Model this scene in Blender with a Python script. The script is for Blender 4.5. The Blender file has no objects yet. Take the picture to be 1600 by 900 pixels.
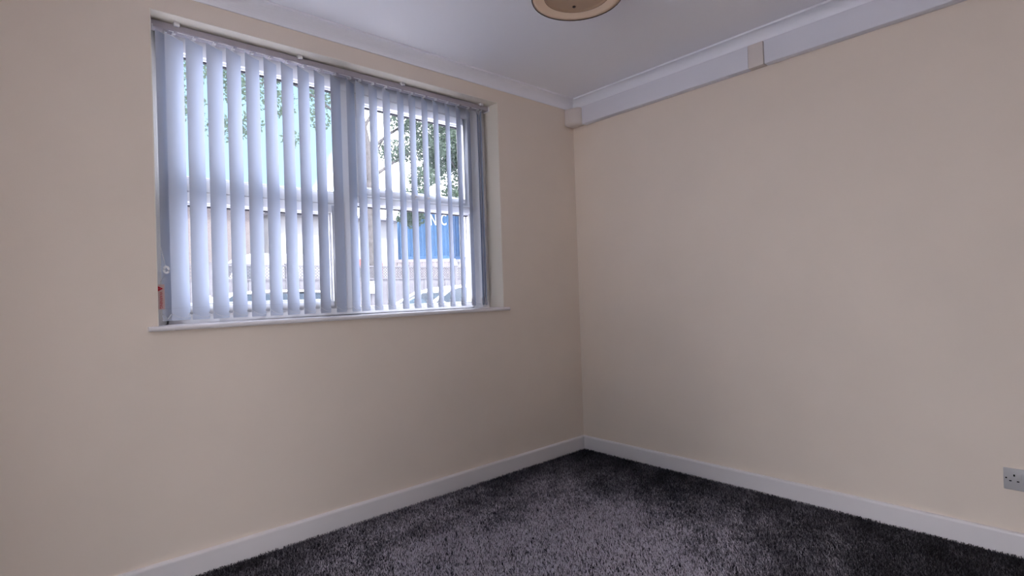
import bpy, bmesh, math, random
import numpy as np
from mathutils import Matrix, Vector, noise

random.seed(7)
rng = np.random.default_rng(7)
SC = bpy.context.scene
COL = SC.collection
PI = math.pi

# ------------------------------------------------------------------ camera
cam_d = bpy.data.cameras.new('camera')
cam = bpy.data.objects.new('camera', cam_d)
COL.objects.link(cam)
cam_d.sensor_width = 36.0
cam_d.lens = 851.25 / 1600 * 36.0
cam_d.clip_start = 0.02
cam_d.clip_end = 500
CR = Vector((0.74520173, -0.66601198, -0.03320266))
CU = Vector((0.01836817, -0.02927101, 0.99940273))
CF = Vector((0.66658607, 0.74536652, 0.00957938))
cam.matrix_world = Matrix(((CR.x, CU.x, -CF.x, -2.9598), (CR.y, CU.y, -CF.y, -2.5921),
                           (CR.z, CU.z, -CF.z, 1.1247), (0, 0, 0, 1)))
SC.camera = cam

# ------------------------------------------------------------------ exposure
vs = SC.view_settings
vs.view_transform = 'Standard'
vs.look = 'None'
vs.gamma = 1.0
vs.use_curve_mapping = False
vs.exposure = 1.30
SC.cycles.use_denoising = True
SC.cycles.max_bounces = 14
SC.cycles.diffuse_bounces = 8
SC.cycles.glossy_bounces = 4
SC.cycles.transmission_bounces = 6
SC.cycles.transparent_max_bounces = 24
SC.cycles.caustics_reflective = False
SC.cycles.caustics_refractive = False

# ------------------------------------------------------------------ sky
SKY = 1.5
w = bpy.data.worlds.new('sky')
SC.world = w
w.use_nodes = True
nt = w.node_tree
nt.nodes.clear()
N = nt.nodes.new
L = nt.links.new
out = N('ShaderNodeOutputWorld'); bg = N('ShaderNodeBackground')
tc = N('ShaderNodeTexCoord'); sep = N('ShaderNodeSeparateXYZ')
L(tc.outputs['Generated'], sep.inputs[0])
elev = N('ShaderNodeValToRGB')
e = elev.color_ramp.elements
e[0].position = 0.0; e[0].color = (0.25, 0.37, 0.46, 1)
e[1].position = 0.7; e[1].color = (0.17, 0.28, 0.42, 1)
L(sep.outputs[2], elev.inputs[0])
nz = N('ShaderNodeTexNoise'); nz.inputs['Scale'].default_value = 5.0; nz.inputs['Detail'].default_value = 6
L(tc.outputs['Generated'], nz.inputs['Vector'])
# gaps of blue sky between the clouds, spread round the whole sky
prev = None
for hx, hy, hz, hr in ((0.17, 0.91, 0.36, 0.265), (0.93, 0.05, 0.35, 0.30), (-0.62, 0.60, 0.50, 0.34), (-0.85, -0.40, 0.34, 0.30),
                       (0.35, -0.78, 0.52, 0.32), (0.45, 0.35, 0.82, 0.28), (-0.25, -0.30, 0.92, 0.34)):
    ds = N('ShaderNodeVectorMath'); ds.operation = 'DISTANCE'
    L(tc.outputs['Generated'], ds.inputs[0]); ds.inputs[1].default_value = (hx, hy, hz)
    sb_ = N('ShaderNodeMath'); sb_.operation = 'SUBTRACT'
    L(ds.outputs['Value'], sb_.inputs[0]); sb_.inputs[1].default_value = hr
    if prev is None: prev = sb_
    else:
        mn = N('ShaderNodeMath'); mn.operation = 'MINIMUM'
        L(prev.outputs[0], mn.inputs[0]); L(sb_.outputs[0], mn.inputs[1]); prev = mn
ns = N('ShaderNodeMath'); ns.operation = 'MULTIPLY_ADD'
L(nz.outputs['Fac'], ns.inputs[0]); ns.inputs[1].default_value = 0.30; ns.inputs[2].default_value = -0.15
add = N('ShaderNodeMath'); add.operation = 'ADD'
L(prev.outputs[0], add.inputs[0]); L(ns.outputs[0], add.inputs[1])
cr = N('ShaderNodeMapRange'); cr.interpolation_type = 'SMOOTHSTEP'
cr.inputs['From Min'].default_value = -0.03; cr.inputs['From Max'].default_value = 0.03
L(add.outputs[0], cr.inputs['Value'])
mx = N('ShaderNodeMix'); mx.data_type = 'RGBA'
L(cr.outputs[0], mx.inputs['Factor']); L(elev.outputs[0], mx.inputs['A'])
mx.inputs['B'].default_value = (2.5, 2.48, 2.72, 1)
L(mx.outputs['Result'], bg.inputs['Color'])
bg.inputs['Strength'].default_value = SKY
L(bg.outputs[0], out.inputs[0])

# ------------------------------------------------------------------ sun
sd = bpy.data.lights.new('sun', 'SUN')
sd.energy = 5.4
sd.angle = math.radians(0.6)
sd.color = (1.0, 0.95, 0.88)
sun = bpy.data.objects.new('sun', sd)
COL.objects.link(sun)
sun.rotation_euler = Vector((0.15, 0.50, -1.0)).to_track_quat('-Z', 'Y').to_euler()

# ------------------------------------------------------------------ materials
def mat(name, col, rough=0.6, spec=0.3, metal=0.0, bump=None, var=None, sheen=0.0):
    m = bpy.data.materials.new(name)
    m.use_nodes = True
    t = m.node_tree
    b = t.nodes['Principled BSDF']
    b.inputs['Base Color'].default_value = (*col, 1)
    b.inputs['Roughness'].default_value = rough
    b.inputs['Specular IOR Level'].default_value = spec
    b.inputs['Metallic'].default_value = metal
    if sheen:
        b.inputs['Sheen Weight'].default_value = sheen
    co = t.nodes.new('ShaderNodeTexCoord')
    if var:
        scale, amt = var[:2]
        n = t.nodes.new('ShaderNodeTexNoise'); n.inputs['Scale'].default_value = scale
        n.inputs['Detail'].default_value = 5
        t.links.new(co.outputs['Object'], n.inputs['Vector'])
        r = t.nodes.new('ShaderNodeMapRange')
        r.inputs['From Min'].default_value = 0.3; r.inputs['From Max'].default_value = 0.7
        r.inputs['To Min'].default_value = 1 - amt; r.inputs['To Max'].default_value = 1 + amt
        t.links.new(n.outputs['Fac'], r.inputs['Value'])
        hs = t.nodes.new('ShaderNodeHueSaturation')
        hs.inputs['Color'].default_value = (*col, 1)
        t.links.new(r.outputs[0], hs.inputs['Value'])
        t.links.new(hs.outputs[0], b.inputs['Base Color'])
    if bump:
        scale, st, dist = bump
        n = t.nodes.new('ShaderNodeTexNoise'); n.inputs['Scale'].default_value = scale
        n.inputs['Detail'].default_value = 4
        t.links.new(co.outputs['Object'], n.inputs['Vector'])
        bp = t.nodes.new('ShaderNodeBump'); bp.inputs['Strength'].default_value = st
        bp.inputs['Distance'].default_value = dist
        t.links.new(n.outputs['Fac'], bp.inputs['Height'])
        t.links.new(bp.outputs[0], b.inputs['Normal'])
    return m

def shader_mat(name):
    m = bpy.data.materials.new(name); m.use_nodes = True
    t = m.node_tree; t.nodes.clear()
    o = t.nodes.new('ShaderNodeOutputMaterial')
    return m, t, o

M = {}
M['wall'] = mat('cream_wall_paint', (0.80, 0.71, 0.62), 0.75, 0.2, bump=(260, 0.12, 0.002), var=(3.0, 0.02))
M['reveal'] = mat('reveal_paint', (0.84, 0.79, 0.70), 0.6, 0.25, bump=(200, 0.08, 0.001))
M['ceil'] = mat('ceiling_paint', (0.89, 0.90, 0.96), 0.8, 0.2, bump=(180, 0.1, 0.002))
M['gloss'] = mat('white_gloss_wood', (0.80, 0.775, 0.79), 0.35, 0.4, bump=(60, 0.05, 0.001))
M['upvc'] = mat('white_plastic_frame', (0.90, 0.90, 0.91), 0.3, 0.4)
M['gasket'] = mat('black_rubber_gasket', (0.02, 0.02, 0.03), 0.7, 0.2)
M['trunk'] = mat('white_plastic_trunking', (0.76, 0.77, 0.85), 0.45, 0.35, bump=(300, 0.04, 0.001))
M['trunk_cream'] = mat('cream_plastic_trunking', (0.72, 0.66, 0.63), 0.45, 0.35)
M['socket'] = mat('white_socket_plastic', (0.45, 0.445, 0.455), 0.35, 0.4)
M['black'] = mat('black_recess', (0.004, 0.004, 0.004), 0.8, 0.1)
M['rail'] = mat('headrail_aluminium', (0.44, 0.41, 0.46), 0.35, 0.4, metal=0.1)
M['clip'] = mat('white_clip_plastic', (0.90, 0.90, 0.92), 0.35, 0.4)
M['tag'] = mat('pinkish_card', (0.72, 0.55, 0.53), 0.6, 0.2)
M['red'] = mat('red_print', (0.62, 0.03, 0.05), 0.6, 0.2)
M['bronze'] = mat('dark_bronze', (0.03, 0.018, 0.014), 0.5, 0.3)
M['brass'] = mat('aged_brass', (0.30, 0.16, 0.07), 0.35, 0.5, metal=0.8)

# vertical slat fabric: diffuse + translucent
m, t, o = shader_mat('blind_fabric')
d = t.nodes.new('ShaderNodeBsdfDiffuse'); tr = t.nodes.new('ShaderNodeBsdfTranslucent')
d.inputs[0].default_value = (0.62, 0.665, 0.755, 1); tr.inputs[0].default_value = (0.52, 0.60, 0.80, 1)
wv = t.nodes.new('ShaderNodeTexWave'); wv.inputs['Scale'].default_value = 300; wv.bands_direction = 'Z'
co = t.nodes.new('ShaderNodeTexCoord'); t.links.new(co.outputs['Object'], wv.inputs['Vector'])
bp = t.nodes.new('ShaderNodeBump'); bp.inputs['Strength'].default_value = 0.08; bp.inputs['Distance'].default_value = 0.0005
t.links.new(wv.outputs['Fac'], bp.inputs['Height']); t.links.new(bp.outputs[0], d.inputs['Normal'])
mxs = t.nodes.new('ShaderNodeMixShader'); mxs.inputs[0].default_value = 0.05
t.links.new(d.outputs[0], mxs.inputs[1]); t.links.new(tr.outputs[0], mxs.inputs[2]); t.links.new(mxs.outputs[0], o.inputs[0])
M['fabric'] = m

# window glass (single thin sheet)
def glass(name, tint, gl=0.06):
    m, t, o = shader_mat(name)
    a = t.nodes.new('ShaderNodeBsdfTransparent'); a.inputs[0].default_value = (*tint, 1)
    g = t.nodes.new('ShaderNodeBsdfGlossy'); g.inputs['Roughness'].default_value = 0.02
    x = t.nodes.new('ShaderNodeMixShader'); x.inputs[0].default_value = gl
    t.links.new(a.outputs[0], x.inputs[1]); t.links.new(g.outputs[0], x.inputs[2]); t.links.new(x.outputs[0], o.inputs[0])
    return m
M['glass'] = glass('clear_window_glass', (0.95, 0.96, 0.96), 0.03)
M['tinted'] = glass('lightly_tinted_window_glass', (0.86, 0.88, 0.89), 0.04)

# amber lamp glass
m, t, o = shader_mat('amber_lamp_glass')
d = t.nodes.new('ShaderNodeBsdfPrincipled'); d.inputs['Base Color'].default_value = (1.0, 0.88, 0.73, 1)
d.inputs['Roughness'].default_value = 0.25
tr = t.nodes.new('ShaderNodeBsdfTranslucent'); tr.inputs[0].default_value = (0.95, 0.76, 0.58, 1)
x = t.nodes.new('ShaderNodeMixShader'); x.inputs[0].default_value = 0.4
t.links.new(d.outputs[0], x.inputs[1]); t.links.new(tr.outputs[0], x.inputs[2]); t.links.new(x.outputs[0], o.inputs[0])
M['amber'] = m
M['amber_dark'] = mat('brown_lamp_glass', (0.46, 0.32, 0.22), 0.25, 0.4)

# carpet
m, t, o = shader_mat('charcoal_carpet_pile')
b = t.nodes.new('ShaderNodeBsdfPrincipled'); b.inputs['Roughness'].default_value = 0.75
b.inputs['Specular IOR Level'].default_value = 0.25
geo = t.nodes.new('ShaderNodeNewGeometry')
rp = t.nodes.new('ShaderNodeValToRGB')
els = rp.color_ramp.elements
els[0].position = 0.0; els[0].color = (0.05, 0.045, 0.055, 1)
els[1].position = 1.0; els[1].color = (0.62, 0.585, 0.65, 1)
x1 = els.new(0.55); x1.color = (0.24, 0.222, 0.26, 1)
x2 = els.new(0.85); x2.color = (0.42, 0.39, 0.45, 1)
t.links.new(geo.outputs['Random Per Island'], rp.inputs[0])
at_ = t.nodes.new('ShaderNodeAttribute'); at_.attribute_name = 'pool_tone'  # scales pile colour by the painted light pool and random blotches
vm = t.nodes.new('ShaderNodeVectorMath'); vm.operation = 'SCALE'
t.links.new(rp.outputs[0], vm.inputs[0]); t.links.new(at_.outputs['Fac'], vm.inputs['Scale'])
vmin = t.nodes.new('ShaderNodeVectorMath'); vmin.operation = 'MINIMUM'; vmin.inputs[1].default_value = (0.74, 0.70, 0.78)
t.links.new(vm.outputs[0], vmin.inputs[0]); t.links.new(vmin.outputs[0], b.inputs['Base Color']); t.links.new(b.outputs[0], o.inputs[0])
M['pile'] = m
M['carpet'] = mat('charcoal_carpet_backing', (0.035, 0.031, 0.04), 0.95, 0.1, bump=(900, 0.6, 0.004), var=(500, 0.5))

# outdoors
M['asphalt'] = mat('street_asphalt', (0.52, 0.50, 0.53), 0.9, 0.2, bump=(40, 0.3, 0.01), var=(8, 0.15))
M['paving'] = mat('pavement_concrete', (0.66, 0.64, 0.66), 0.9, 0.2, var=(6, 0.1))
M['fence'] = mat('weathered_fence_wood', (0.115, 0.114, 0.13), 0.8, 0.2, var=(5, 0.15))
M['trellis'] = mat('weathered_trellis_wood', (0.085, 0.085, 0.10), 0.8, 0.2)
M['vanwhite'] = mat('dusty_white_van_paint', (0.30, 0.30, 0.31), 0.35, 0.3)
M['carwhite'] = mat('white_car_paint', (0.85, 0.85, 0.86), 0.2, 0.5)
M['carglass'] = mat('tinted_car_glass', (0.035, 0.045, 0.06), 0.05, 0.4)
M['tyre'] = mat('black_tyre_rubber', (0.02, 0.02, 0.02), 0.8, 0.2)
M['lamp_clear'] = mat('headlamp_plastic', (0.6, 0.62, 0.65), 0.1, 0.6)
M['redpaint'] = mat('faded_red_paint', (0.22, 0.085, 0.085), 0.4, 0.4)
M['blue'] = mat('blue_container_paint', (0.05, 0.125, 0.25), 0.5, 0.3, var=(2, 0.12))
M['blue2'] = mat('deep_blue_container_paint', (0.032, 0.085, 0.19), 0.5, 0.3, var=(2, 0.15))
M['pale'] = mat('pale_pink_container_paint', (0.29, 0.265, 0.275), 0.5, 0.3, var=(2, 0.08))
M['white'] = mat('white_render', (0.34, 0.34, 0.35), 0.8, 0.2, var=(1, 0.05))
M['letter'] = mat('white_lettering', (0.85, 0.85, 0.85), 0.6, 0.2)
M['dark'] = mat('dark_grey_paint', (0.10, 0.10, 0.12), 0.6, 0.3)
M['roof'] = mat('grey_roof_sheet', (0.30, 0.30, 0.33), 0.7, 0.2, var=(2, 0.1))
M['bark'] = mat('grey_tree_bark', (0.085, 0.08, 0.082), 0.9, 0.1, bump=(12, 0.8, 0.03), var=(6, 0.25))
m, t, o = shader_mat('tree_leaf')
d = t.nodes.new('ShaderNodeBsdfDiffuse'); tr = t.nodes.new('ShaderNodeBsdfTranslucent')
d.inputs[0].default_value = (0.085, 0.115, 0.095, 1); tr.inputs[0].default_value = (0.11, 0.16, 0.10, 1)
x = t.nodes.new('ShaderNodeMixShader'); x.inputs[0].default_value = 0.35
t.links.new(d.outputs[0], x.inputs[1]); t.links.new(tr.outputs[0], x.inputs[2]); t.links.new(x.outputs[0], o.inputs[0])
M['leaf'] = m
# pinkish brick for the far house
m = mat('pinkish_brick', (0.5, 0.4, 0.4), 0.85, 0.1)
t = m.node_tree; b = t.nodes['Principled BSDF']
co = t.nodes.new('ShaderNodeTexCoord'); sp = t.nodes.new('ShaderNodeSeparateXYZ'); cb = t.nodes.new('ShaderNodeCombineXYZ')
t.links.new(co.outputs['Object'], sp.inputs[0]); t.links.new(sp.outputs[0], cb.inputs[0]); t.links.new(sp.outputs[2], cb.inputs[1])
br = t.nodes.new('ShaderNodeTexBrick'); br.inputs['Scale'].default_value = 4.4
br.inputs['Color1'].default_value = (0.15, 0.13, 0.135, 1); br.inputs['Color2'].default_value = (0.13, 0.11, 0.115, 1)
br.inputs['Mortar'].default_value = (0.18, 0.17, 0.17, 1); br.inputs['Mortar Size'].default_value = 0.03
t.links.new(cb.outputs[0], br.inputs['Vector']); t.links.new(br.outputs[0], b.inputs['Base Color'])
M['brick'] = m

# ------------------------------------------------------------------ mesh helpers
class MB:
    """collects verts and faces of one mesh"""
    def __init__(s):
        s.v = []; s.f = []
    def add(s, vs_, fs):
        n = len(s.v)
        s.v += [tuple(q) for q in vs_]
        s.f += [tuple(i + n for i in q) for q in fs]
        return s
    def box(s, x0, x1, y0, y1, z0, z1):
        return s.add([(x0, y0, z0), (x1, y0, z0), (x1, y1, z0), (x0, y1, z0), (x0, y0, z1), (x1, y0, z1), (x1, y1, z1), (x0, y1, z1)],
                     [(0, 3, 2, 1), (4, 5, 6, 7), (0, 1, 5, 4), (1, 2, 6, 5), (2, 3, 7, 6), (3, 0, 4, 7)])
    def prism(s, pts, axis, a, b):
        """pts: 2D polygon in the two other axes (in x,y,z order), extruded on axis from a to b"""
        n = len(pts)
        def P(q, c):
            q = list(q); q.insert(axis, c); return tuple(q)
        vs_ = [P(q, a) for q in pts] + [P(q, b) for q in pts]
        fs = [tuple(range(n))[::-1], tuple(range(n, 2 * n))] + [(i, (i + 1) % n, n + (i + 1) % n, n + i) for i in range(n)]
        return s.add(vs_, fs)
    def tube(s, pts, rad, seg=8, cap=True):
        pts = [Vector(q) for q in pts]
        if not isinstance(rad, (list, tuple)): rad = [rad] * len(pts)
        vs_ = []; fs = []
        up = Vector((0, 0, 1))
        for i, q in enumerate(pts):
            a = pts[max(i - 1, 0)]; b2 = pts[min(i + 1, len(pts) - 1)]
            d_ = (b2 - a).normalized()
            ref = up if abs(d_.dot(up)) < 0.95 else Vector((1, 0, 0))
            u = d_.cross(ref).normalized(); v = u.cross(d_)
            for k in range(seg):
                an = 2 * PI * k / seg
                vs_.append(q + (u * math.cos(an) + v * math.sin(an)) * rad[i])
        for i in range(len(pts) - 1):
            for k in range(seg):
                fs.append((i * seg + k, i * seg + (k + 1) % seg, (i + 1) * seg + (k + 1) % seg, (i + 1) * seg + k))
        if cap:
            fs.append(tuple(range(seg))[::-1]); fs.append(tuple(range((len(pts) - 1) * seg, len(pts) * seg)))
        return s.add(vs_, fs)
    def lathe(s, prof, c=(0, 0, 0), seg=48):
        vs_ = []; fs = []
        n = len(prof)
        for k in range(seg):
            a = 2 * PI * k / seg
            for r, z in prof: vs_.append((c[0] + r * math.cos(a), c[1] + r * math.sin(a), c[2] + z))
        for k in range(seg):
            k2 = (k + 1) % seg
            for i in range(n - 1):
                fs.append((k * n + i, k2 * n + i, k2 * n + i + 1, k * n + i + 1))
        return s.add(vs_, fs)
    def build(s, name, material, parent=None, bevel=0.0, smooth=False, loc=None, merge=False, bseg=2):
        me = bpy.data.meshes.new(name)
        if bevel or merge:
            bm = bmesh.new()
            vs_ = [bm.verts.new(q) for q in s.v]
            for f in s.f:
                try: bm.faces.new([vs_[i] for i in f])
                except ValueError: pass
            bmesh.ops.remove_doubles(bm, verts=bm.verts, dist=1e-5)
            bmesh.ops.recalc_face_normals(bm, faces=bm.faces)
            if bevel:
                es = [e for e in bm.edges if len(e.link_faces) == 2 and e.calc_face_angle(0) > 0.5]
                bmesh.ops.bevel(bm, geom=es, offset=bevel, segments=bseg, profile=0.5, affect='EDGES')
            bm.to_mesh(me); bm.free()
        else:
            me.from_pydata(s.v, [], s.f)
        if smooth:
            me.shade_smooth()
        elif bevel:
            me.shade_smooth()
            try: me.set_sharp_from_angle(angle=0.9)
            except Exception: pass
        me.materials.append(M[material])
        ob = bpy.data.objects.new(name, me)
        COL.objects.link(ob)
        if parent: ob.parent = parent
        if loc: ob.location = loc
        return ob

def empty(name, loc=(0, 0, 0), rz=0.0):
    ob = bpy.data.objects.new(name, None)
    COL.objects.link(ob)
    ob.location = loc; ob.rotation_euler = (0, 0, rz)
    ob.empty_display_size = 0.1
    return ob
def tag(ob, label=None, cat=None, group=None, kind=None):
    if label: ob['label'] = label
    if cat: ob['category'] = cat
    if group: ob['group'] = group
    if kind: ob['kind'] = kind
    return ob
def struct(ob, label=None, cat=None):
    return tag(ob, label, cat, kind='structure')
def copy_tree(ob, parent=None):
    c = ob.copy(); COL.objects.link(c); c.parent = parent
    for ch in list(ob.children): copy_tree(ch, c)
    return c
def text_mesh(name, body, size, material, parent, depth=0.002, mtx=None):
    cu = bpy.data.curves.new(name, 'FONT')
    cu.body = body; cu.size = size; cu.extrude = depth; cu.align_x = 'CENTER'; cu.align_y = 'CENTER'
    ob = bpy.data.objects.new(name, cu)
    COL.objects.link(ob)
    dg = bpy.context.evaluated_depsgraph_get()
    me = bpy.data.meshes.new_from_object(ob.evaluated_get(dg))
    bpy.data.objects.remove(ob)
    me.name = name
    me.materials.clear(); me.materials.append(M[material])
    if mtx: me.transform(mtx)
    o2 = bpy.data.objects.new(name, me)
    COL.objects.link(o2); o2.parent = parent
    return o2
def facing(loc, rot=0.0):
    """text that stands in the xz plane and faces -y, turned by rot in its plane"""
    return Matrix.Translation(loc) @ Matrix.Rotation(PI / 2, 4, 'X') @ Matrix.Rotation(rot, 4, 'Z')

# ------------------------------------------------------------------ room shell
H = 2.478
XL, YB = -3.75, -4.25            # left wall, back wall
WT = 0.25                        # wall thickness
WL, WR, WB, WTP = -2.563, -0.7125, 1.0387, 2.332   # window opening

fl = MB().box(XL - WT, WT, YB - WT, WT, -0.12, 0.0).build('floor', 'carpet')
struct(fl, 'dark charcoal carpeted floor of the empty room', 'floor')
ce = MB().box(XL - WT, WT, YB - WT, WT, H, H + 0.25).build('ceiling', 'ceil')
struct(ce, 'plain white painted ceiling above the window', 'ceiling')
b = MB()
b.box(XL, WL, 0, WT, 0, H); b.box(WR, 0, 0, WT, 0, H)
b.box(WL, WR, 0, WT, 0, WB - 0.02); b.box(WL, WR, 0, WT, WTP, H)
wf = struct(b.build('wall_front', 'wall'), 'cream painted wall around the window with blinds', 'wall')
b = MB()
tk = 0.004
b.box(WR - tk, WR, 0.001, 0.14, WB, WTP - tk); b.box(WL, WL + tk, 0.001, 0.14, WB, WTP - tk)
b.box(WL, WR, 0.001, 0.14, WTP - tk, WTP)
b.build('reveal_lining', 'reveal', wf)
struct(MB().box(0, WT, YB, WT, 0, H).build('wall_right', 'wall'), 'blank cream painted wall with the cable trunking on top', 'wall')
struct(MB().box(XL - WT, WT, YB - WT, YB, 0, H).build('wall_back', 'wall'), 'cream painted wall behind the camera', 'wall')
# left wall with an added glazed door, unseen, to let in fill light
DY0, DY1, DZ1 = -2.55, -1.40, 2.15
b = MB()
b.box(XL - WT, XL, YB, DY0, 0, H); b.box(XL - WT, XL, DY1, WT, 0, H); b.box(XL - WT, XL, DY0, DY1, DZ1, H)
struct(b.build('wall_left', 'wall'), 'cream painted side wall left of the camera', 'wall')
dr = struct(empty('fill_door_1', (XL - 0.12, (DY0 + DY1) / 2, 0)), 'added glazed white door, unseen, letting fill light in left of the camera', 'door')
hw = (DY1 - DY0) / 2
MB().box(-0.03, 0.03, -hw, -hw + 0.07, 0, DZ1).box(-0.03, 0.03, hw - 0.07, hw, 0, DZ1).box(-0.03, 0.03, -hw + 0.07, hw - 0.07, DZ1 - 0.07, DZ1) \
    .box(-0.03, 0.03, -hw + 0.07, hw - 0.07, 0, 0.09).box(-0.03, 0.03, -0.05, 0.05, 0.09, DZ1 - 0.07).build('fill_door_frame', 'upvc', dr, bevel=0.004)
for s_ in (-1, 1):
    x0, x1 = sorted((s_ * 0.05, s_ * (hw - 0.07)))
    MB().add([(0, x0, 0.09), (0, x1, 0.09), (0, x1, DZ1 - 0.07), (0, x0, DZ1 - 0.07)], [(0, 1, 2, 3)]).build('pane', 'glass', dr)

# skirting boards: bullnosed top
HS, TS = 0.0965, 0.0188
def skirt_profile():
    r = 0.011
    pts = [(0, 0), (0, HS)]
    pts += [(TS - r + r * math.sin(a), HS - r + r * math.cos(a)) for a in [i * PI / 2 / 6 for i in range(7)]]
    pts += [(TS, 0)]
    return pts
sk = skirt_profile()
struct(MB().prism([(-d_, z) for d_, z in sk], 0, XL, 0).build('baseboard_front', 'gloss', merge=True), 'white painted skirting board under the window', 'skirting')
struct(MB().prism([(-d_, z) for d_, z in sk], 1, YB, -TS * 0.2).build('baseboard_right', 'gloss', merge=True), 'white painted skirting board along the blank wall', 'skirting')
struct(MB().prism([(XL + d_, z) for d_, z in sk], 1, YB, DY0 - 0.01).prism([(XL + d_, z) for d_, z in sk], 1, DY1 + 0.01, 0).build('baseboard_left', 'gloss', merge=True), 'white painted skirting board left of the camera', 'skirting')

# coving: concave plaster profile
CV = 0.066
def cove():
    pts = [(0, H), (0, H - CV), (0.006, H - CV)]
    r = CV - 0.010
    cx_, cz_ = 0.006 + r, H - CV
    # concave quarter arc from (0.006, H-CV) to (0.006+r, H-CV+r)
    for i in range(1, 10):
        a = PI - i * PI / 2 / 9
        pts.append((0.006 + r + r * math.cos(a), H - CV + r * math.sin(a)))
    pts += [(CV, H - 0.010 + 0.0), (CV, H)]
    return pts
cv = cove()
struct(MB().prism([(-d_, z) for d_, z in cv], 0, XL, 0).build('trim_1', 'ceil', merge=True), 'white concave ceiling coving above the window', 'coving')
struct(MB().prism([(-d_, z) for d_, z in cv], 1, YB, 0).build('trim_2', 'ceil', merge=True), 'white concave ceiling coving above the cable trunking', 'coving')

# ------------------------------------------------------------------ window_1: white plastic window
win = struct(empty('window_1', ((WL + WR) / 2, 0.17, WB)), 'white plastic four-pane window behind the vertical blind', 'window')
ox, oy, oz = win.location
Y0, Y1 = 0.14 - oy, 0.21 - oy
def wx(a): return a - ox
def wz(a): return a - oz
GL, GR = -2.505, -0.845           # glazed extents
MX0, MX1 = -1.715, -1.63        # mullion
b = MB()
b.box(wx(WL), wx(GL), Y0, Y1, wz(WB), wz(WTP)); b.box(wx(GR), wx(WR), Y0, Y1, wz(WB), wz(WTP))
b.box(wx(GL), wx(GR), Y0, Y1, wz(2.234), wz(WTP)); b.box(wx(GL), wx(GR), Y0, Y1, wz(WB), wz(1.072))
b.build('outer_frame', 'upvc', win, bevel=0.004)
MB().box(wx(MX0), wx(MX1), Y0, Y1, wz(1.072), wz(2.234)).build('mullion', 'upvc', win, bevel=0.004)
MB().box(wx(GL), wx(MX0), Y0, Y1, wz(1.622), wz(1.682)).build('transom', 'upvc', win, bevel=0.004)
MB().box(wx(MX1), wx(GR), Y0, Y1, wz(1.636), wz(1.676)).build('transom', 'upvc', win, bevel=0.004)
def ring(name, x0, x1, z0, z1, wd, ya, yb, mt, bev=0.004, par=None):
    b = MB()
    b.box(wx(x0), wx(x0 + wd), ya, yb, wz(z0), wz(z1)); b.box(wx(x1 - wd), wx(x1), ya, yb, wz(z0), wz(z1))
    b.box(wx(x0 + wd), wx(x1 - wd), ya, yb, wz(z0), wz(z0 + wd)); b.box(wx(x0 + wd), wx(x1 - wd), ya, yb, wz(z1 - wd), wz(z1))
    return b.build(name, mt, par or win, bevel=bev)
# lights: (x0,x1,z0,z1,sash?)
lights = [(GL, MX0, 1.682, 2.234, False), (GL, MX0, 1.072, 1.620, True), (MX1, GR, 1.676, 2.232, True), (MX1, GR, 1.072, 1.636, False)]
for (x0, x1, z0, z1, sash) in lights:
    if sash:
        ring('sash_frame', x0 + 0.003, x1 - 0.003, z0 + 0.003, z1 - 0.003, 0.043, Y0 - 0.006, Y1 - 0.01, 'upvc')
        inset = 0.046
    else:
        inset = 0.0
    ring('glazing_bead', x0 + inset, x1 - inset, z0 + inset, z1 - inset, 0.010, Y0 + 0.012, Y0 + 0.045, 'upvc', 0.003)
    MB().box(wx(x0 + inset + 0.010), wx(x1 - inset - 0.010), Y0 + 0.022, Y0 + 0.040, wz(z1 - inset - 0.0155), wz(z1 - inset - 0.010)).build('gasket', 'gasket', win)
    a = inset + 0.012
    MB().add([(wx(x0 + a), 0, wz(z0 + a)), (wx(x1 - a), 0, wz(z0 + a)), (wx(x1 - a), 0, wz(z1 - a)), (wx(x0 + a), 0, wz(z1 - a))],
             [(0, 1, 2, 3)]).build('pane', 'tinted', win)
# handle of the top opener
hb = MB().box(wx(-1.27), wx(-1.16), Y0 - 0.03, Y0 - 0.014, wz(1.693), wz(1.708)).box(wx(-1.285), wx(-1.262), Y0 - 0.03, Y0 - 0.006, wz(1.685), wz(1.715))
hb.build('handle', 'upvc', win, bevel=0.003)
# sill board
b = MB()
r = 0.010
pts = [(0.14, WB), (0.14, WB - 0.020), (-0.034 + r, WB - 0.020)]
pts += [(-0.034 + r - r * math.sin(a), WB - r - r * math.cos(a)) for a in [i * PI / 8 for i in range(9)]]
pts = [(y - oy, z - oz) for y, z in pts]
b.prism(pts, 0, wx(WL), wx(WR))
nose = [q for q in pts if q[0] + oy <= 0.0005]
b.prism([(0.0 - oy, WB - oz), (0.0 - oy, WB - 0.020 - oz)] + pts[2:], 0, wx(-2.597), wx(WL))
b.prism([(0.0 - oy, WB - oz), (0.0 - oy, WB - 0.020 - oz)] + pts[2:], 0, wx(WR), wx(-0.690))
b.build('window_sill', 'gloss', win, merge=True)

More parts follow.
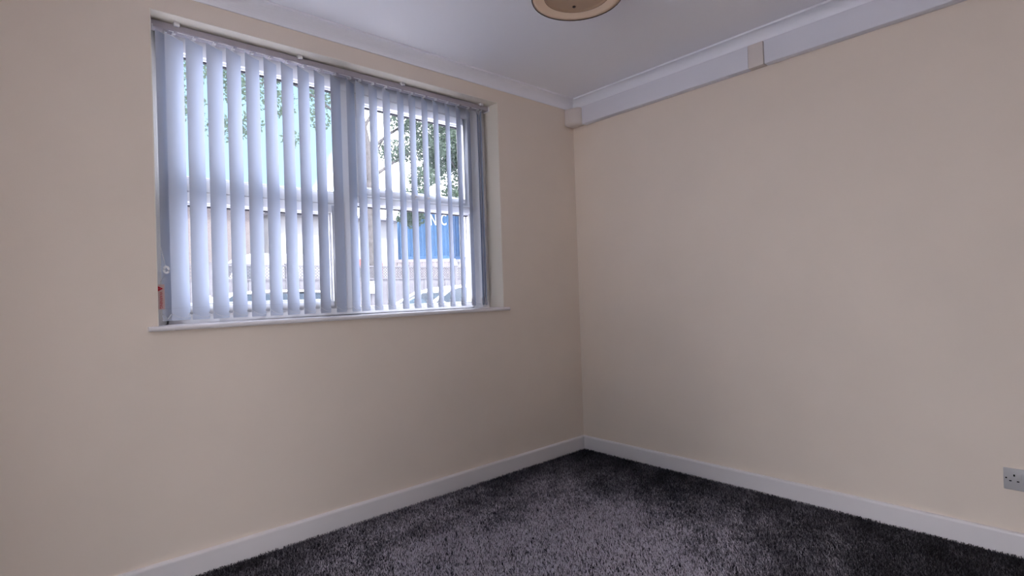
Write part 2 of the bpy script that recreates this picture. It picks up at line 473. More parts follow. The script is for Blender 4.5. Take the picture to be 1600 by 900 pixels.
# ------------------------------------------------------------------ vertical blind
BY = 0.100                       # slat pivot line
blind = empty('vertical_blind', ((WL + WR) / 2, BY, WB))
tag(blind, 'white fabric vertical blind with half-open slats hanging in the window', 'blind')
bx_, by_, bz_ = blind.location
RZ0, RZ1 = 2.294, 2.322
b = MB()
b.box(WL + 0.012 - bx_, WR - 0.012 - bx_, 0.074 - by_, 0.126 - by_, RZ0 - bz_, RZ1 - bz_)
rail = b.build('headrail', 'rail', blind, bevel=0.003)
for s_, x in ((0, WL + 0.010), (1, WR - 0.014)):
    MB().box(x - 0.004 - bx_, x + 0.006 - bx_, 0.070 - by_, 0.130 - by_, RZ0 - 0.004 - bz_, RZ1 + 0.002 - bz_).build('end_cap', 'clip', rail, bevel=0.002)
for x in (-2.455, -1.93, -1.355, -0.79):
    MB().box(x - 0.011 - bx_, x + 0.011 - bx_, 0.058 - by_, 0.110 - by_, RZ1 - 0.002 - bz_, RZ1 + 0.010 - WB * 0 - bz_) \
        .box(x - 0.011 - bx_, x + 0.011 - bx_, 0.058 - by_, 0.074 - by_, RZ1 - 0.010 - bz_, RZ1 + 0.004 - bz_).build('bracket', 'clip', rail, bevel=0.002)

# slat template
SW, SZ0, SZ1 = 0.100, 1.056, 2.279
def slat_mesh():
    nx, zs = 8, [0, 0.004, 0.022, 0.028, 0.034, 0.052, 0.20, 0.45, 0.75, 1.0, 1.15, 1.205, SZ1 - SZ0]
    b = MB(); vs_ = []; fs = []
    for j, z in enumerate(zs):
        ww = SW / 2
        if j == 3: ww -= 0.0045
        if j in (0,): ww -= 0.003
        for i in range(nx + 1):
            u = -1 + 2 * i / nx
            x = u * ww
            y = 0.0040 * (1 - u * u) - 0.0030 * u * u * 0 + 0.0012 * math.sin(2.2 * u) * math.sin(z * 2.1)
            vs_.append((x, y, z))
    for j in range(len(zs) - 1):
        for i in range(nx):
            a = j * (nx + 1) + i
            fs.append((a, a + 1, a + nx + 2, a + nx + 1))
    b.add(vs_, fs)
    return b
proto = slat_mesh().build('slat', 'fabric', blind, smooth=True)
# bottom weight in its pocket: seam rib at the top of the pocket and the weight plate behind
bwt = MB().box(-0.0415, 0.0415, 0.0052, 0.0068, 0.005, 0.047).build('bottom_weight', 'clip', proto)
seam = MB()
for i in range(9):
    x = -0.038 + i * 0.0085
    seam.box(x, x + 0.0062, 0.0014, 0.0022, 0.0520, 0.0526)
M['seam'] = mat('grey_stitching', (0.38, 0.40, 0.46), 0.8, 0.1)
seam.build('seam', 'seam', proto)
# hanger: flat clip plate on the slat top with a hook to the carrier
zt = SZ1 - SZ0
hg = MB().prism([(-0.034, zt - 0.010), (0.034, zt - 0.010), (0.034, zt + 0.001), (0.008, zt + 0.004), (0.004, zt + 0.010), (-0.004, zt + 0.010), (-0.008, zt + 0.004), (-0.034, zt + 0.001)], 1, 0.0048, 0.0064)
hg.build('hanger', 'clip', proto)
LEFT = [-2.535, -2.501, -2.424, -2.344, -2.264, -2.184, -2.103, -2.023, -1.944, -1.862, -1.778, -1.694, -1.64, -1.565, -1.484, -1.394,
        -1.319, -1.235, -1.156, -1.071, -0.99, -0.91, -0.832, -0.801]
TH = [33, 36] + [37] * 22
TH[11] = 40; TH[12] = 38; TH[23] = 56; TH[22] = 46; TH[21] = 40
centers = []
for i, (xl, th) in enumerate(zip(LEFT, TH)):
    th = math.radians(th + (random.uniform(-1.5, 1.5) if 1 < i < 22 else 0))
    xc = xl + SW / 2 * math.cos(th)
    yc = BY + (0.004 if i == 0 else 0) + (-0.008 if i == 0 else 0)
    s_ = proto if i == 0 else copy_tree(proto, blind)
    s_.parent = blind
    s_.location = (xc - bx_, yc - by_, SZ0 - bz_)
    s_.rotation_euler = (0, 0, th)
    centers.append((xc, yc, th))
# carriers and spacer links under the headrail
car_me = MB().box(-0.007, 0.007, -0.007, 0.007, RZ0 - 0.006 - bz_, RZ0 + 0.001 - bz_).build('carrier', 'clip', blind, bevel=0.0015)
for i, (xc, yc, th) in enumerate(centers):
    c = car_me if i == 0 else car_me.copy()
    if i: COL.objects.link(c)
    c.parent = blind
    c.location = (xc - bx_, 0, 0)
    if i:
        xp = centers[i - 1][0]
        MB().box(xp + 0.010 - bx_, xc - 0.006 - bx_, -0.024, -0.0225, RZ0 - 0.005 - bz_, RZ0 - 0.0025 - bz_) \
            .box(xc - 0.007 - bx_, xc - 0.004 - bx_, -0.024, -0.006, RZ0 - 0.005 - bz_, RZ0 - 0.0025 - bz_).build('spacer_link', 'clip', blind)
# bottom chains: front edge clip of a slat to the next one
for i in range(len(centers) - 1):
    (xa, ya, ta), (xb, yb, tb) = centers[i], centers[i + 1]
    for side in (-1, 1):
        A = Vector((xa + side * 0.0415 * math.cos(ta), ya + side * 0.0415 * math.sin(ta), SZ0 + 0.028))
        B = Vector((xb + side * 0.0415 * math.cos(tb), yb + side * 0.0415 * math.sin(tb), SZ0 + 0.028))
        pts = []
        for k in range(9):
            f = k / 8
            q = A.lerp(B, f); q.z -= 0.019 * 4 * f * (1 - f)
            pts.append((q.x - bx_, q.y - by_, q.z - bz_))
        MB().tube(pts, 0.0008, 5).build('bottom_chain', 'clip', blind, smooth=True)
# control cords with joiner, on the left
def L2(x, y, z): return (x - bx_, y - by_, z - bz_)
cx0 = -2.549
MB().tube([L2(cx0, 0.066, 2.30), L2(cx0 + 0.001, 0.064, 1.8), L2(cx0 + 0.006, 0.062, 1.4), L2(cx0 + 0.028, 0.060, 1.29), L2(cx0 + 0.030, 0.060, 1.262), L2(cx0 + 0.012, 0.060, 1.225), L2(cx0 + 0.008, 0.060, 1.205)], 0.0012, 6).build('control_cord', 'clip', blind, smooth=True)
MB().tube([L2(cx0 + 0.006, 0.070, 2.30), L2(cx0 + 0.007, 0.067, 1.8), L2(cx0 + 0.008, 0.064, 1.4), L2(cx0 + 0.010, 0.062, 1.2), L2(cx0 + 0.006, 0.060, 1.10), L2(cx0 + 0.014, 0.060, 1.066), L2(cx0 + 0.03, 0.060, 1.062), L2(cx0 + 0.045, 0.061, 1.084)], 0.0012, 6).build('control_chain', 'clip', blind, smooth=True)
jr = MB()
pts = []
for k in range(13):
    a = 2 * PI * k / 12
    pts.append(L2(cx0 + 0.031 + 0.009 * math.cos(a), 0.060, 1.270 + 0.013 * math.sin(a)))
jr.tube(pts, 0.0045, 8).build('cord_joiner', 'clip', blind, smooth=True)

# warning tag on the cord
tg = empty('warning_tag', (-2.5415, 0.056, 1.106))
tag(tg, 'small pinkish warning tag with red triangle hanging on the blind cord', 'tag')
MB().box(-0.0145, 0.0145, 0, 0.0012, 0, 0.103).build('card', 'tag', tg, bevel=0.0004)
tri = [(-0.009, 0.076), (-0.009, 0.096), (0.009, 0.086)]
tri_b = MB()
tri_b.prism([(-0.009, 0.075), (0.0095, 0.0855), (-0.009, 0.096)], 1, -0.0010, -0.0003)
tri_b.build('triangle', 'red', tg)
text_mesh('exclamation_mark', '!', 0.014, 'tag', tg, 0.0003, facing((-0.0040, -0.0014, 0.0855), -PI / 2))
text_mesh('lettering', 'WARNING', 0.0145, 'red', tg, 0.0003, facing((0.001, -0.0008, 0.038), -PI / 2))

# ------------------------------------------------------------------ cable trunking on the right wall
trk = empty('cable_trunking', (0, -2.0, 2.285))
tag(trk, 'white plastic cable trunking running along the wall below the coving', 'trunking')
TZ0, TZ1, TD = 2.285, H - CV - 0.004, 0.046
def trunk_part(name, y0, y1, d_, mt, dz=0.0, bev=0.0025):
    return MB().box(-d_, -0.0005, y0 + 2.0, y1 + 2.0, -dz, TZ1 - TZ0).build(name, mt, trk, bevel=bev)
trunk_part('lid', -1.292, -0.122, TD, 'trunk')
trunk_part('lid', YB + 0.02, -1.377, TD, 'trunk')
trunk_part('joint_cover', -1.3735, -1.2922, TD + 0.0008, 'trunk_cream', 0.0006)
# rounded end piece in the corner
pl = [(-0.0005, -0.1225), (-TD - 0.001, -0.1225)]
for k in range(11):
    a = k / 10
    pl.append((-(TD + 0.001) - 0.056 * math.sin(a * PI / 2) ** 1.3, -0.1225 + 0.1215 * (1 - math.cos(a * PI / 2))  if a < 1 else -0.001))
pl.append((-0.0005, -0.001))
MB().prism([(x, y + 2.0) for x, y in pl], 2, 0.0, TZ1 - TZ0).build('end_piece', 'trunk_cream', trk, bevel=0.020, bseg=5)

# ------------------------------------------------------------------ double socket
so = empty('double_socket', (0, -2.3221, 0.2655))
tag(so, 'white plastic double wall socket low on the blank wall', 'socket')
MB().box(-0.0095, -0.0002, -0.073, 0.073, 0, 0.0865).build('plate', 'socket', so, bevel=0.003)
def sb(name, y, z, wy, wz_, mt, d0=-0.0099, d1=-0.0085):
    return MB().box(d0, d1, y - wy / 2, y + wy / 2, z - wz_ / 2, z + wz_ / 2).build(name, mt, so)
for c in (0.038, -0.038):
    sb('earth_slot', c + 0.002, 0.0595, 0.0050, 0.0085, 'black')
    sb('pin_slot', c + 0.014, 0.0365, 0.0075, 0.0042, 'black')
    sb('pin_slot', c - 0.009, 0.0365, 0.0075, 0.0042, 'black')
    MB().box(-0.0125, -0.009, c * 0.32 - 0.006, c * 0.32 + 0.006, 0.046, 0.070).build('rocker_switch', 'socket', so, bevel=0.002)
for c in (0.0645, -0.0645):
    MB().tube([(-0.0101, c, 0.0465), (-0.0085, c, 0.0465)], 0.0030, 12).build('screw', 'black', so)

# ------------------------------------------------------------------ ceiling lamp
LC = (-1.2426, -1.1337)
lp = empty('ceiling_lamp', (LC[0], LC[1], 2.285))
tag(lp, 'amber glass dish ceiling lamp with dark finial', 'lamp')
def lz(z): return z - 2.285
MB().lathe([(0.1365, lz(2.3425)), (0.150, lz(2.3395)), (0.170, lz(2.3345)), (0.1850, lz(2.3305)), (0.1855, lz(2.3345)), (0.170, lz(2.3385)), (0.150, lz(2.3435)), (0.1365, lz(2.3465)), (0.1365, lz(2.3425))]).build('outer_dish', 'amber', lp, smooth=True)
MB().lathe([(0.0, lz(2.3470)), (0.06, lz(2.3465)), (0.12, lz(2.3450)), (0.1305, lz(2.3440)), (0.1320, lz(2.3395)), (0.1365, lz(2.3395)), (0.1370, lz(2.3440)), (0.13, lz(2.350)), (0.0, lz(2.3520))]).build('inner_dish', 'amber_dark', lp, smooth=True)
MB().lathe([(0.1842, lz(2.3290)), (0.1870, lz(2.3290)), (0.1882, lz(2.3315)), (0.1870, lz(2.3360)), (0.1842, lz(2.3360)), (0.1842, lz(2.3290))]).build('rim', 'bronze', lp, smooth=True)
KX, KY = -1.1805 - LC[0], -1.0620 - LC[1]
kn = MB().lathe([(0, lz(2.3400)), (0.0045, lz(2.3402)), (0.0075, lz(2.3425)), (0.0075, lz(2.3470)), (0, lz(2.3470))], (KX, KY, 0), seg=6).build('finial', 'bronze', lp)
MB().lathe([(0.012, lz(2.350)), (0.012, lz(2.44)), (0.06, lz(2.455)), (0.07, lz(2.4779)), (0, lz(2.4779))], seg=32).build('ceiling_rose', 'brass', lp, smooth=True)

# ------------------------------------------------------------------ carpet pile (blades)
def carpet_pile():
    x0, x1, y0, y1 = -3.1, -TS - 0.002, -2.75, -TS - 0.002
    n = int((x1 - x0) * (y1 - y0) * 38000)
    P = np.stack([rng.uniform(x0, x1, n), rng.uniform(y0, y1, n)], 1)
    # low frequency lean field (foot and vacuum marks)
    def field(sx, seed, amp):
        g = 96
        r_ = np.random.default_rng(seed)
        acc = np.zeros(n)
        for k in range(14):
            ang = r_.uniform(0, 2 * PI); fr = sx * r_.uniform(0.5, 1.6); ph = r_.uniform(0, 2 * PI)
            acc += np.sin((P[:, 0] * math.cos(ang) + P[:, 1] * math.sin(ang)) * fr + ph)
        return acc / math.sqrt(7) * amp
    # pool of light painted into pile colour mid-floor, shade toward edges; lean follows it
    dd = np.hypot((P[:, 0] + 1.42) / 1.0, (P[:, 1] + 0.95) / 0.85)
    light_pool = np.exp(-(dd / 0.75) ** 2)
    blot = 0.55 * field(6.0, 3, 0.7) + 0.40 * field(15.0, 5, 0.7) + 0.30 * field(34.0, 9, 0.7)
    pool_tone = np.clip((0.24 + 4.4 * light_pool) * np.exp(0.55 * blot), 0.13, 3.0)
    lean = 0.0015 + 0.0045 * light_pool + 0.0030 * blot
    dirx, diry = 0.55, 0.83
    h = rng.uniform(0.007, 0.012, n) * (1 + 0.06 * field(11, 8, 1))
    tx = dirx * lean + rng.normal(0, 0.0030, n)
    ty = diry * lean + rng.normal(0, 0.0030, n)
    a = rng.uniform(0, PI, n)
    wd = rng.uniform(0.0010, 0.0019, n)
    ux, uy = np.cos(a) * wd, np.sin(a) * wd
    V = np.zeros((n, 4, 3), dtype=np.float32)
    V[:, 0, 0] = P[:, 0] - ux; V[:, 0, 1] = P[:, 1] - uy; V[:, 0, 2] = 0.0002
    V[:, 1, 0] = P[:, 0] + ux; V[:, 1, 1] = P[:, 1] + uy; V[:, 1, 2] = 0.0002
    V[:, 2, 0] = P[:, 0] + tx + ux * 0.8; V[:, 2, 1] = P[:, 1] + ty + uy * 0.8; V[:, 2, 2] = h
    V[:, 3, 0] = P[:, 0] + tx - ux * 0.8; V[:, 3, 1] = P[:, 1] + ty - uy * 0.8; V[:, 3, 2] = h
    V[:, :, 0] = np.clip(V[:, :, 0], x0 - 0.02, -TS - 0.0003); V[:, :, 1] = np.clip(V[:, :, 1], y0 - 0.02, -TS - 0.0003)
    me = bpy.data.meshes.new('carpet_pile')
    me.vertices.add(n * 4); me.vertices.foreach_set('co', V.ravel())
    me.loops.add(n * 4); me.loops.foreach_set('vertex_index', np.arange(n * 4, dtype=np.int32))
    me.polygons.add(n); me.polygons.foreach_set('loop_start', np.arange(0, n * 4, 4, dtype=np.int32))
    me.update(calc_edges=True)
    wa = me.attributes.new('pool_tone', 'FLOAT', 'FACE'); wa.data.foreach_set('value', pool_tone.astype(np.float32))
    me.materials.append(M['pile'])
    ob = bpy.data.objects.new('carpet_pile', me)
    COL.objects.link(ob)
    tag(ob, 'plush charcoal carpet pile with footprint marks and a painted light pool covering the floor', 'carpet', kind='stuff')
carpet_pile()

# ================================================================== OUTDOORS
GZ = -0.10
struct(MB().box(-60, 90, 2.2, 110, GZ - 0.3, GZ).build('ground_street', 'asphalt'), 'sunlit grey street outside the window', 'street')
struct(MB().box(-60, 90, WT, 2.2, GZ - 0.3, GZ + 0.05).build('ground_pavement', 'paving'), 'pale pavement under the window', 'pavement')
struct(MB().box(-60, XL - WT, -60, WT, GZ - 0.3, GZ).box(XL - WT, 60, -60, YB - WT, GZ - 0.3, GZ).build('ground_garden', 'paving'), 'pale paved garden beside the house', 'patio')

# ---- fence with trellis
FY = 12.4
fen = empty('garden_fence', (4.2, FY, GZ))
tag(fen, 'weathered wooden fence with diamond trellis top across the street', 'fence')
PW = 1.86
trellis_me = None
board_me = MB().box(-0.065, 0.065, 0, 0.018, 0.05, 1.78).build('board', 'fence', fen)
post_me = MB().box(-0.05, 0.05, -0.03, 0.07, 0.0, 2.20).box(-0.06, 0.06, -0.04, 0.08, 2.20, 2.23).build('post', 'fence', fen)
nb = 0
npan = 8
for k in range(npan + 1):
    px = (k - npan / 2) * PW
    c = post_me if k == 0 else post_me.copy()
    if k: COL.objects.link(c)
    c.parent = fen; c.location = (px, 0, 0)
    if k == npan: break
    for j in range(13):
        c = board_me if nb == 0 else board_me.copy()
        if nb: COL.objects.link(c)
        nb += 1
        c.parent = fen
        c.location = (px + 0.05 + 0.07 + j * 0.1355, (j % 2) * 0.012, random.uniform(-0.006, 0.006))
    MB().box(px + 0.05, px + PW - 0.05, -0.02, 0.03, 1.78, 1.82).build('rail', 'fence', fen)
    MB().box(px + 0.05, px + PW - 0.05, -0.02, 0.03, 2.15, 2.19).build('rail', 'fence', fen)
    # trellis laths, one joined mesh per panel
    if trellis_me is None:
        b = MB()
        z0, z1 = 1.82, 2.15; hh = z1 - z0; xw = PW - 0.10; sp_ = 0.085
        for dsg, yy in ((1, 0.0), (-1, 0.008)):
            s0 = -hh
            while s0 < xw:
                xa, xb2 = s0, s0 + hh
                ca, cb2 = max(xa, 0), min(xb2, xw)
                if cb2 - ca > 0.02:
                    za, zb2 = z0 + (ca - xa), z0 + (cb2 - xa)
                    if dsg < 0: za, zb2 = z1 - (ca - xa), z1 - (cb2 - xa)
                    t_ = 0.013
                    b.prism([(ca, za - t_), (cb2, zb2 - t_), (cb2, zb2 + t_), (ca, za + t_)], 1, yy, yy + 0.007)
                s0 += sp_
        tr_o = b.build('trellis', 'trellis', fen); tr_o['kind'] = 'stuff'; trellis_me = tr_o
        tr_o.location = (px + 0.05, 0, 0)
    else:
        c = trellis_me.copy(); COL.objects.link(c); c.parent = fen; c.location = (px + 0.05, 0, 0)

# ---- sign on the fence
sg = empty('street_sign', (4.78, FY - 0.05, 1.26))
tag(sg, 'small white sign board with dark letters fixed to the fence', 'sign')
MB().box(-0.28, 0.28, 0, 0.012, 0, 0.36).build('board', 'letter', sg, bevel=0.003)
text_mesh('lettering', 'AT', 0.20, 'dark', sg, 0.002, facing((0.0, -0.003, 0.25)))

# ---- cars (nose towards -x), profile along x, built round the origin at the rear wheel line
def car(name, loc, label, paint='carwhite', s=1.0, rz=0.0):
    c = empty(name, loc, rz)
    tag(c, label, 'car', 'white cars parked along the street')
    hw_ = 0.86
    # body: stations (x, zbottom, zbelt, halfwidth)
    st = [(-2.0, 0.38, 0.62, 0.62), (-1.92, 0.30, 0.74, 0.74), (-1.6, 0.24, 0.86, 0.83), (-0.95, 0.22, 1.0, hw_), (-0.2, 0.22, 1.02, hw_), (0.9, 0.22, 1.04, hw_), (1.6, 0.24, 1.05, 0.84), (1.88, 0.32, 1.02, 0.78), (1.95, 0.42, 0.9, 0.70)]
    vs_ = []; fs = []
    for x, z0, z1, w_ in st:
        sec = [(-w_ * 0.9, z0), (-w_, z0 + 0.15), (-w_ * 1.0, (z0 + z1) / 2), (-w_ * 0.95, z1 - 0.05), (-w_ * 0.86, z1), (w_ * 0.86, z1), (w_ * 0.95, z1 - 0.05), (w_, (z0 + z1) / 2), (w_, z0 + 0.15), (w_ * 0.9, z0)]
        vs_ += [(x, y, z) for y, z in sec]
    n = 10
    for i in range(len(st) - 1):
        for k in range(n):
            fs.append((i * n + k, i * n + (k + 1) % n, (i + 1) * n + (k + 1) % n, (i + 1) * n + k))
    fs.append(tuple(range(n))); fs.append(tuple(range((len(st) - 1) * n, len(st) * n))[::-1])
    MB().add(vs_, fs).build('body', paint, c, merge=True, smooth=True)
    # greenhouse (glass) and roof
    def loft(stn, nm, mt, par):
        vs_ = []; fs = []
        for x, z, w_ in stn: vs_ += [(x, -w_, z), (x, w_, z)]
        return vs_
    base = [(-1.0, 1.0, 0.72), (1.75, 1.03, 0.70)]
    top = [(-0.22, 1.40, 0.56), (1.35, 1.40, 0.54)]
    gv = [(-1.0, -0.72, 0.99), (1.75, -0.70, 1.02), (1.75, 0.70, 1.02), (-1.0, 0.72, 0.99), (-0.22, -0.57, 1.39), (1.35, -0.55, 1.39), (1.35, 0.55, 1.39), (-0.22, 0.57, 1.39)]
    MB().add(gv, [(0, 1, 5, 4), (2, 3, 7, 6), (3, 0, 4, 7), (1, 2, 6, 5), (4, 5, 6, 7)]).build('window_glass', 'carglass', c, merge=True)
    rv = []
    for x, z in ((-0.34, 1.36), (-0.1, 1.425), (0.4, 1.455), (0.9, 1.45), (1.3, 1.42), (1.45, 1.37)):
        rv.append([(x, -0.585, z - 0.03), (x, -0.5, z), (x, 0, z + 0.012), (x, 0.5, z), (x, 0.585, z - 0.03), (x, 0.5, z - 0.04), (x, -0.5, z - 0.04)])
    vs_ = [q for s2 in rv for q in s2]; fs = []
    for i in range(len(rv) - 1):
        for k in range(7): fs.append((i * 7 + k, i * 7 + (k + 1) % 7, (i + 1) * 7 + (k + 1) % 7, (i + 1) * 7 + k))
    fs += [tuple(range(7)), tuple(range(35, 42))[::-1]]
    MB().add(vs_, fs).build('roof', paint, c, merge=True, smooth=True)
    for sy in (-1, 1):
        for (xa, za, xb2, zb2, r_) in ((-1.02, 1.0, -0.3, 1.38, 0.035), (0.45, 1.02, 0.42, 1.40, 0.035), (1.74, 1.02, 1.36, 1.39, 0.06)):
            MB().tube([(xa, sy * 0.72, za), (xb2, sy * 0.575, zb2)], r_, 6).build('pillar', paint, c, smooth=True)
        MB().tube([(-0.72, sy * 0.74, 1.04), (-0.74, sy * 0.93, 1.07)], [0.03, 0.07], 8).build('wing_mirror', paint, c, smooth=True)
        MB().box(-1.98, -1.72, sy * 0.66 - 0.1, sy * 0.66 + 0.1, 0.62, 0.74).build('headlamp', 'lamp_clear', c, bevel=0.03)
        for xw in (-1.25, 1.2):
            wv_ = MB().tube([(xw, sy * 0.68, 0.31), (xw, sy * 0.88, 0.31)], 0.31, 20).build('wheel', 'tyre', c)
            MB().tube([(xw, sy * 0.875, 0.31), (xw, sy * 0.89, 0.31)], 0.2, 14).build('hub_cap', 'lamp_clear', wv_)
    c.scale = (s, s, s)
    return c
car('parked_car', (3.75, 7.0, GZ), 'white hatchback parked outside, roof seen at the far end of the window', s=0.985)
car('parked_car', (-0.35, 7.0, GZ), 'white hatchback parked outside behind the left half of the blind', s=0.965)

# ---- vans behind the fence
def van(name, loc, label, paint, length, height, grp=None):
    c = empty(name, loc)
    tag(c, label, 'van', grp)
    Lh = length
    prof = [(0, 0.35), (0, 1.05), (0.55, 1.25), (1.25, height - 0.25), (1.6, height), (Lh - 0.1, height), (Lh, height - 0.15), (Lh, 0.35)]
    MB().prism(prof, 1, -0.95, 0.95).build('body', paint, c, bevel=0.06)
    for sy in (-1, 1):
        y0, y1 = sorted((sy * 0.945, sy * 0.962))
        MB().prism([(0.72, 1.32), (1.30, height - 0.35), (1.95, height - 0.35), (1.95, 1.32)], 1, y0, y1).build('side_window', 'carglass', c)
        for xw in (0.85, Lh - 0.9):
            MB().tube([(xw, sy * 0.72, 0.34), (xw, sy * 0.97, 0.34)], 0.34, 18).build('wheel', 'tyre', c)
    MB().add([(0.54, -0.8, 1.27), (0.54, 0.8, 1.27), (1.23, 0.75, height - 0.27), (1.23, -0.75, height - 0.27)], [(0, 1, 2, 3)]).build('windscreen', 'carglass', c)
    return c
van('delivery_van', (0.75, 16.4, GZ), 'white delivery van whose roof shows above the fence by the brick house', 'vanwhite', 3.9, 2.75)
van('red_van', (4.72, 17.4, GZ), 'faded red van whose roof shows above the fence by the tree trunk', 'redpaint', 2.7, 2.72)

# ---- shipping containers
def container(name, loc, label, paint, wx_, dy_, hz_, text=None, rods=False):
    c = empty(name, loc, math.radians(-29))
    tag(c, label, 'container')
    # corrugated face towards the house
    npts = 14
    pts = []
    pitch = (wx_ - 0.24) / npts
    for k in range(npts):
        x = 0.12 + k * pitch
        pts += [(x, 0.045), (x + pitch * 0.28, 0.045), (x + pitch * 0.5, 0.015), (x + pitch * 0.78, 0.015)]
    pts += [(wx_ - 0.12, 0.045), (wx_ - 0.12, dy_), (0.12, dy_)]
    MB().prism(pts, 2, 0.14, hz_ - 0.12).build('corrugated_shell', paint, c)
    for (x0, x1) in ((0, 0.12), (wx_ - 0.12, wx_)):
        MB().box(x0, x1, 0, 0.12, 0.0, hz_).build('corner_post', paint, c)
        MB().box(x0, x1, dy_ - 0.12, dy_, 0.0, hz_).build('corner_post', paint, c)
    MB().box(0.12, wx_ - 0.12, 0, 0.1, hz_ - 0.12, hz_).box(0.12, wx_ - 0.12, 0.1, dy_, hz_ - 0.06, hz_ - 0.03).build('top_rail', paint, c)
    MB().box(0.12, wx_ - 0.12, 0, 0.1, 0, 0.14).box(0.12, wx_ - 0.12, 0.1, dy_, 0.05, 0.10).build('bottom_rail', paint, c)
    if rods:
        for x in (0.35, 0.55, 0.95, 1.3):
            MB().tube([(x, -0.02, 0.1), (x, -0.02, hz_ - 0.1)], 0.025, 8).build('lock_rod', 'letter', c)
    if text:
        body, size, x, z = text
        text_mesh('lettering', body, size, 'letter', c, 0.006, facing((x, 0.006, z)) @ Matrix.Diagonal((0.52, 1, 1, 1)))
    return c
CY = 16.6
container('blue_container', (8.42, CY + 0.2, 2.62), 'bright blue shipping container with white letters, stacked behind the fence', 'blue', 2.12, 6.0, 2.6, ('NIIC', 0.66, 1.55, 1.60))
container('deep_blue_container', (10.42, 16.05, 2.62), 'deep blue shipping container with lock rods at the far end of the stack', 'blue2', 2.44, 6.0, 2.6, rods=True)
container('pale_container', (8.02, 16.75, GZ), 'pale pinkish storage container under the bright blue one', 'pale', 2.5, 6.6, 2.72)
container('grey_container', (10.45, 15.95, GZ), 'dark grey storage container under the deep blue one', 'roof', 2.6, 6.4, 2.72)

# ---- buildings
wh = empty('white_building', (9.0, 24.0, GZ))
tag(wh, 'white rendered building with grey roof behind the fence and tree', 'building')
MB().box(-3.4, 4.5, 0, 9, 0, 5.35).build('wall', 'white', wh)
MB().box(-3.42, 4.52, -0.02, 0.0, 0, 0.5).build('plinth', 'dark', wh)
MB().prism([(-0.35, 5.30), (-0.35, 5.48), (4.5, 6.3), (9.35, 5.48), (9.35, 5.30)], 0, -3.7, 4.8).build('roof', 'roof', wh)
MB().tube([(-3.65, -0.40, 5.35), (4.75, -0.40, 5.35)], 0.07, 8).build('gutter', 'dark', wh)
bh = empty('brick_house', (0.6, 20.0, GZ))
tag(bh, 'pinkish brick house with low grey roof seen through the left pane', 'building')
MB().box(-6, 3.15, 0, 8, 0, 5.0).build('wall', 'brick', bh)
MB().prism([(-0.3, 4.95), (-0.3, 5.1), (4.0, 6.0), (8.3, 5.1), (8.3, 4.95)], 0, -6.3, 3.4).build('roof', 'roof', bh)
for x in (-4.6, -2.4):
    f = MB().box(x, x + 1.0, -0.03, 0.02, 2.9, 4.1).build('window', 'upvc', bh)
    MB().box(x + 0.07, x + 0.93, -0.035, -0.028, 2.97, 4.03).build('pane', 'carglass', f)

# ---- trees
def bez(a, b_, c_, n=8):
    a, b_, c_ = Vector(a), Vector(b_), Vector(c_)
    return [a.lerp(b_, i / n).lerp(b_.lerp(c_, i / n), i / n) for i in range(n + 1)]
def leaves(name, clusters, parent, seed, size=(0.045, 0.085)):
    r_ = np.random.default_rng(seed)
    V = []; F = []
    for (c, rad, n) in clusters:
        for _ in range(int(n * 2.2)):
            d_ = r_.normal(0, 1, 3); d_ /= np.linalg.norm(d_) + 1e-6
            p_ = np.array(c) + d_ * rad * r_.uniform(0.1, 1) ** 0.5 * np.array([1, 1, 0.8])
            s_ = r_.uniform(*size)
            u = r_.normal(0, 1, 3); u /= np.linalg.norm(u); v = np.cross(u, r_.normal(0, 1, 3)); v /= np.linalg.norm(v) + 1e-6
            k = len(V)
            V += [tuple(p_ - u * s_), tuple(p_ + v * s_ * 0.5), tuple(p_ + u * s_), tuple(p_ - v * s_ * 0.5)]
            F.append((k, k + 1, k + 2, k + 3))
    ob = MB().add(V, F).build(name, 'leaf', parent)
    ob['kind'] = 'stuff'
    return ob
tr1 = empty('street_tree', (6.25, 15.0, GZ))
tag(tr1, 'tall leafy tree with grey trunk standing behind the fence', 'tree')
T = lambda x, y, z: (x - 6.25, y - 15.0, z - GZ)
MB().tube([T(6.25, 15, GZ), T(6.22, 15, 2), T(6.2, 15, 4), T(6.25, 15, 5.4), T(6.1, 15, 6.6), T(5.8, 15, 8.2), T(5.6, 15.1, 10)], [0.26, 0.19, 0.175, 0.17, 0.15, 0.11, 0.05], 10).build('trunk', 'bark', tr1, smooth=True)
br_ = [((6.2, 15, 5.3), (7.2, 14.8, 6.2), (8.6, 14.6, 6.9), .07), ((6.15, 15, 6.2), (7.4, 15.2, 7.6), (9.4, 15.3, 8.4), .07),
       ((6.1, 15, 6.5), (5.0, 14.8, 7.6), (3.2, 14.6, 8.0), .07), ((6.0, 15, 7.0), (6.6, 14.9, 8.4), (8.2, 14.8, 9.4), .06),
       ((6.2, 15, 4.4), (7.0, 14.6, 4.9), (7.6, 14.4, 4.4), .05), ((8.6, 14.6, 6.9), (9.3, 14.6, 6.6), (9.9, 14.6, 5.8), .04),
       ((5.9, 15, 7.6), (4.6, 15.2, 8.6), (2.6, 15, 9.0), .05), ((3.2, 14.6, 8.0), (2.2, 14.5, 7.6), (1.2, 14.4, 7.2), .035),
       ((6.7, 15, 6.6), (7.6, 14.9, 6.0), (8.4, 14.9, 5.6), .03), ((6.2, 15, 5.8), (6.9, 15.1, 6.9), (7.3, 15.1, 7.9), .045)]
for a, b_, c_, r_ in br_:
    pts = bez(a, b_, c_)
    MB().tube([T(*q) for q in pts], [r_ * (1 - 0.75 * i / (len(pts) - 1)) for i in range(len(pts))], 7).build('branch', 'bark', tr1, smooth=True)
cl = []
random.seed(11)
def C(x, y, z, r_, n): cl.append((T(x, y, z), r_, n))
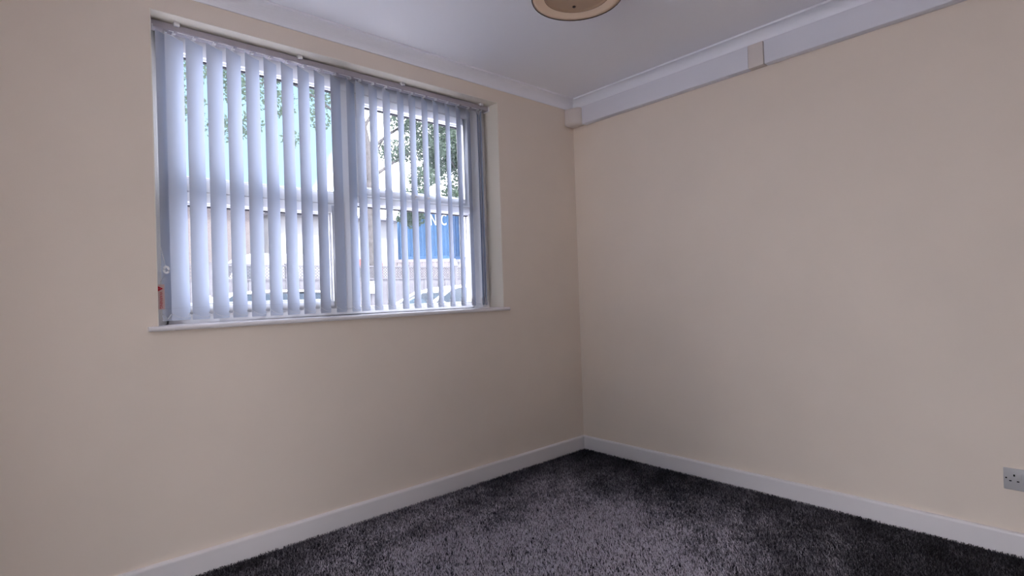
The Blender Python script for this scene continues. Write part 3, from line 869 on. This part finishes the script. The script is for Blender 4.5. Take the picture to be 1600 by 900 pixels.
# right-hand drooping clusters
for (x, z, r_, n) in [(9.6, 7.0, 0.9, 620), (10.4, 6.4, 0.9, 620), (10.9, 7.4, 1.0, 620), (9.2, 8.3, 0.9, 420), (8.4, 7.4, 0.7, 260), (7.9, 6.6, 0.6, 200), (8.2, 8.6, 0.9, 260),
                      (7.4, 7.6, 0.6, 150), (8.9, 5.9, 0.6, 190), (9.9, 5.3, 0.5, 120), (8.0, 5.5, 0.5, 140), (10.8, 5.6, 0.5, 110), (7.5, 4.6, 0.55, 230), (7.9, 4.1, 0.5, 180), (8.3, 4.9, 0.4, 90), (6.9, 8.9, 0.9, 260), (5.9, 8.6, 0.8, 260), (9.4, 6.5, 0.7, 260), (10.2, 7.9, 0.8, 380), (7.1, 6.4, 0.5, 120), (8.6, 6.7, 0.6, 200), (9.3, 4.9, 0.4, 90)]:
    C(x, 14.8 + random.uniform(-0.5, 0.5), z, r_ * 1.1, n * 2)
# left-hand clusters against the blue sky
for (x, z, r_, n) in [(4.6, 8.0, 0.8, 260), (3.6, 8.6, 0.9, 280), (2.6, 8.2, 0.8, 280), (1.7, 7.4, 0.7, 240), (1.0, 7.9, 0.8, 260), (3.0, 7.3, 0.6, 150), (4.2, 7.0, 0.5, 90), (2.2, 6.5, 0.5, 120), (1.4, 6.2, 0.5, 110), (0.5, 6.8, 0.6, 160), (3.4, 6.2, 0.35, 40), (5.2, 9.3, 1.0, 260), (0.0, 7.6, 0.7, 160)]:
    C(x, 14.7 + random.uniform(-0.5, 0.5), z, r_, n)
leaves('foliage', cl, tr1, 21)
sh = empty('hedge_shrub', (11.6, 13.5, GZ))
tag(sh, 'grey-green shrub growing behind the right end of the fence', 'shrub')
MB().tube([(0, 0, 0), (0.05, 0, 0.9), (0.0, 0, 1.8)], [0.06, 0.05, 0.02], 7).build('stem', 'bark', sh, smooth=True)
leaves('foliage', [((0, 0, 1.4), 0.8, 500), ((0.7, 0.1, 1.9), 0.6, 350), ((-0.4, 0, 2.1), 0.5, 260), ((0.2, 0.1, 2.4), 0.45, 220)], sh, 31, (0.04, 0.08))

# ------------------------------------------------------------------ light portals in the window and the added fill-light door
def portal(name, loc, sx, sy, direction):
    l = bpy.data.lights.new(name, 'AREA'); l.shape = 'RECTANGLE'; l.size = sx; l.size_y = sy
    l.cycles.is_portal = True
    o_ = bpy.data.objects.new(name, l); COL.objects.link(o_)
    o_.location = loc; o_.rotation_euler = Vector(direction).to_track_quat('-Z', 'Z').to_euler()
portal('window_portal', ((WL + WR) / 2, 0.26, (WB + WTP) / 2), WR - WL, WTP - WB, (0, -1, 0))
portal('fill_door_portal', (XL - WT - 0.01, (DY0 + DY1) / 2, DZ1 / 2), DY1 - DY0, DZ1, (1, 0, 0))
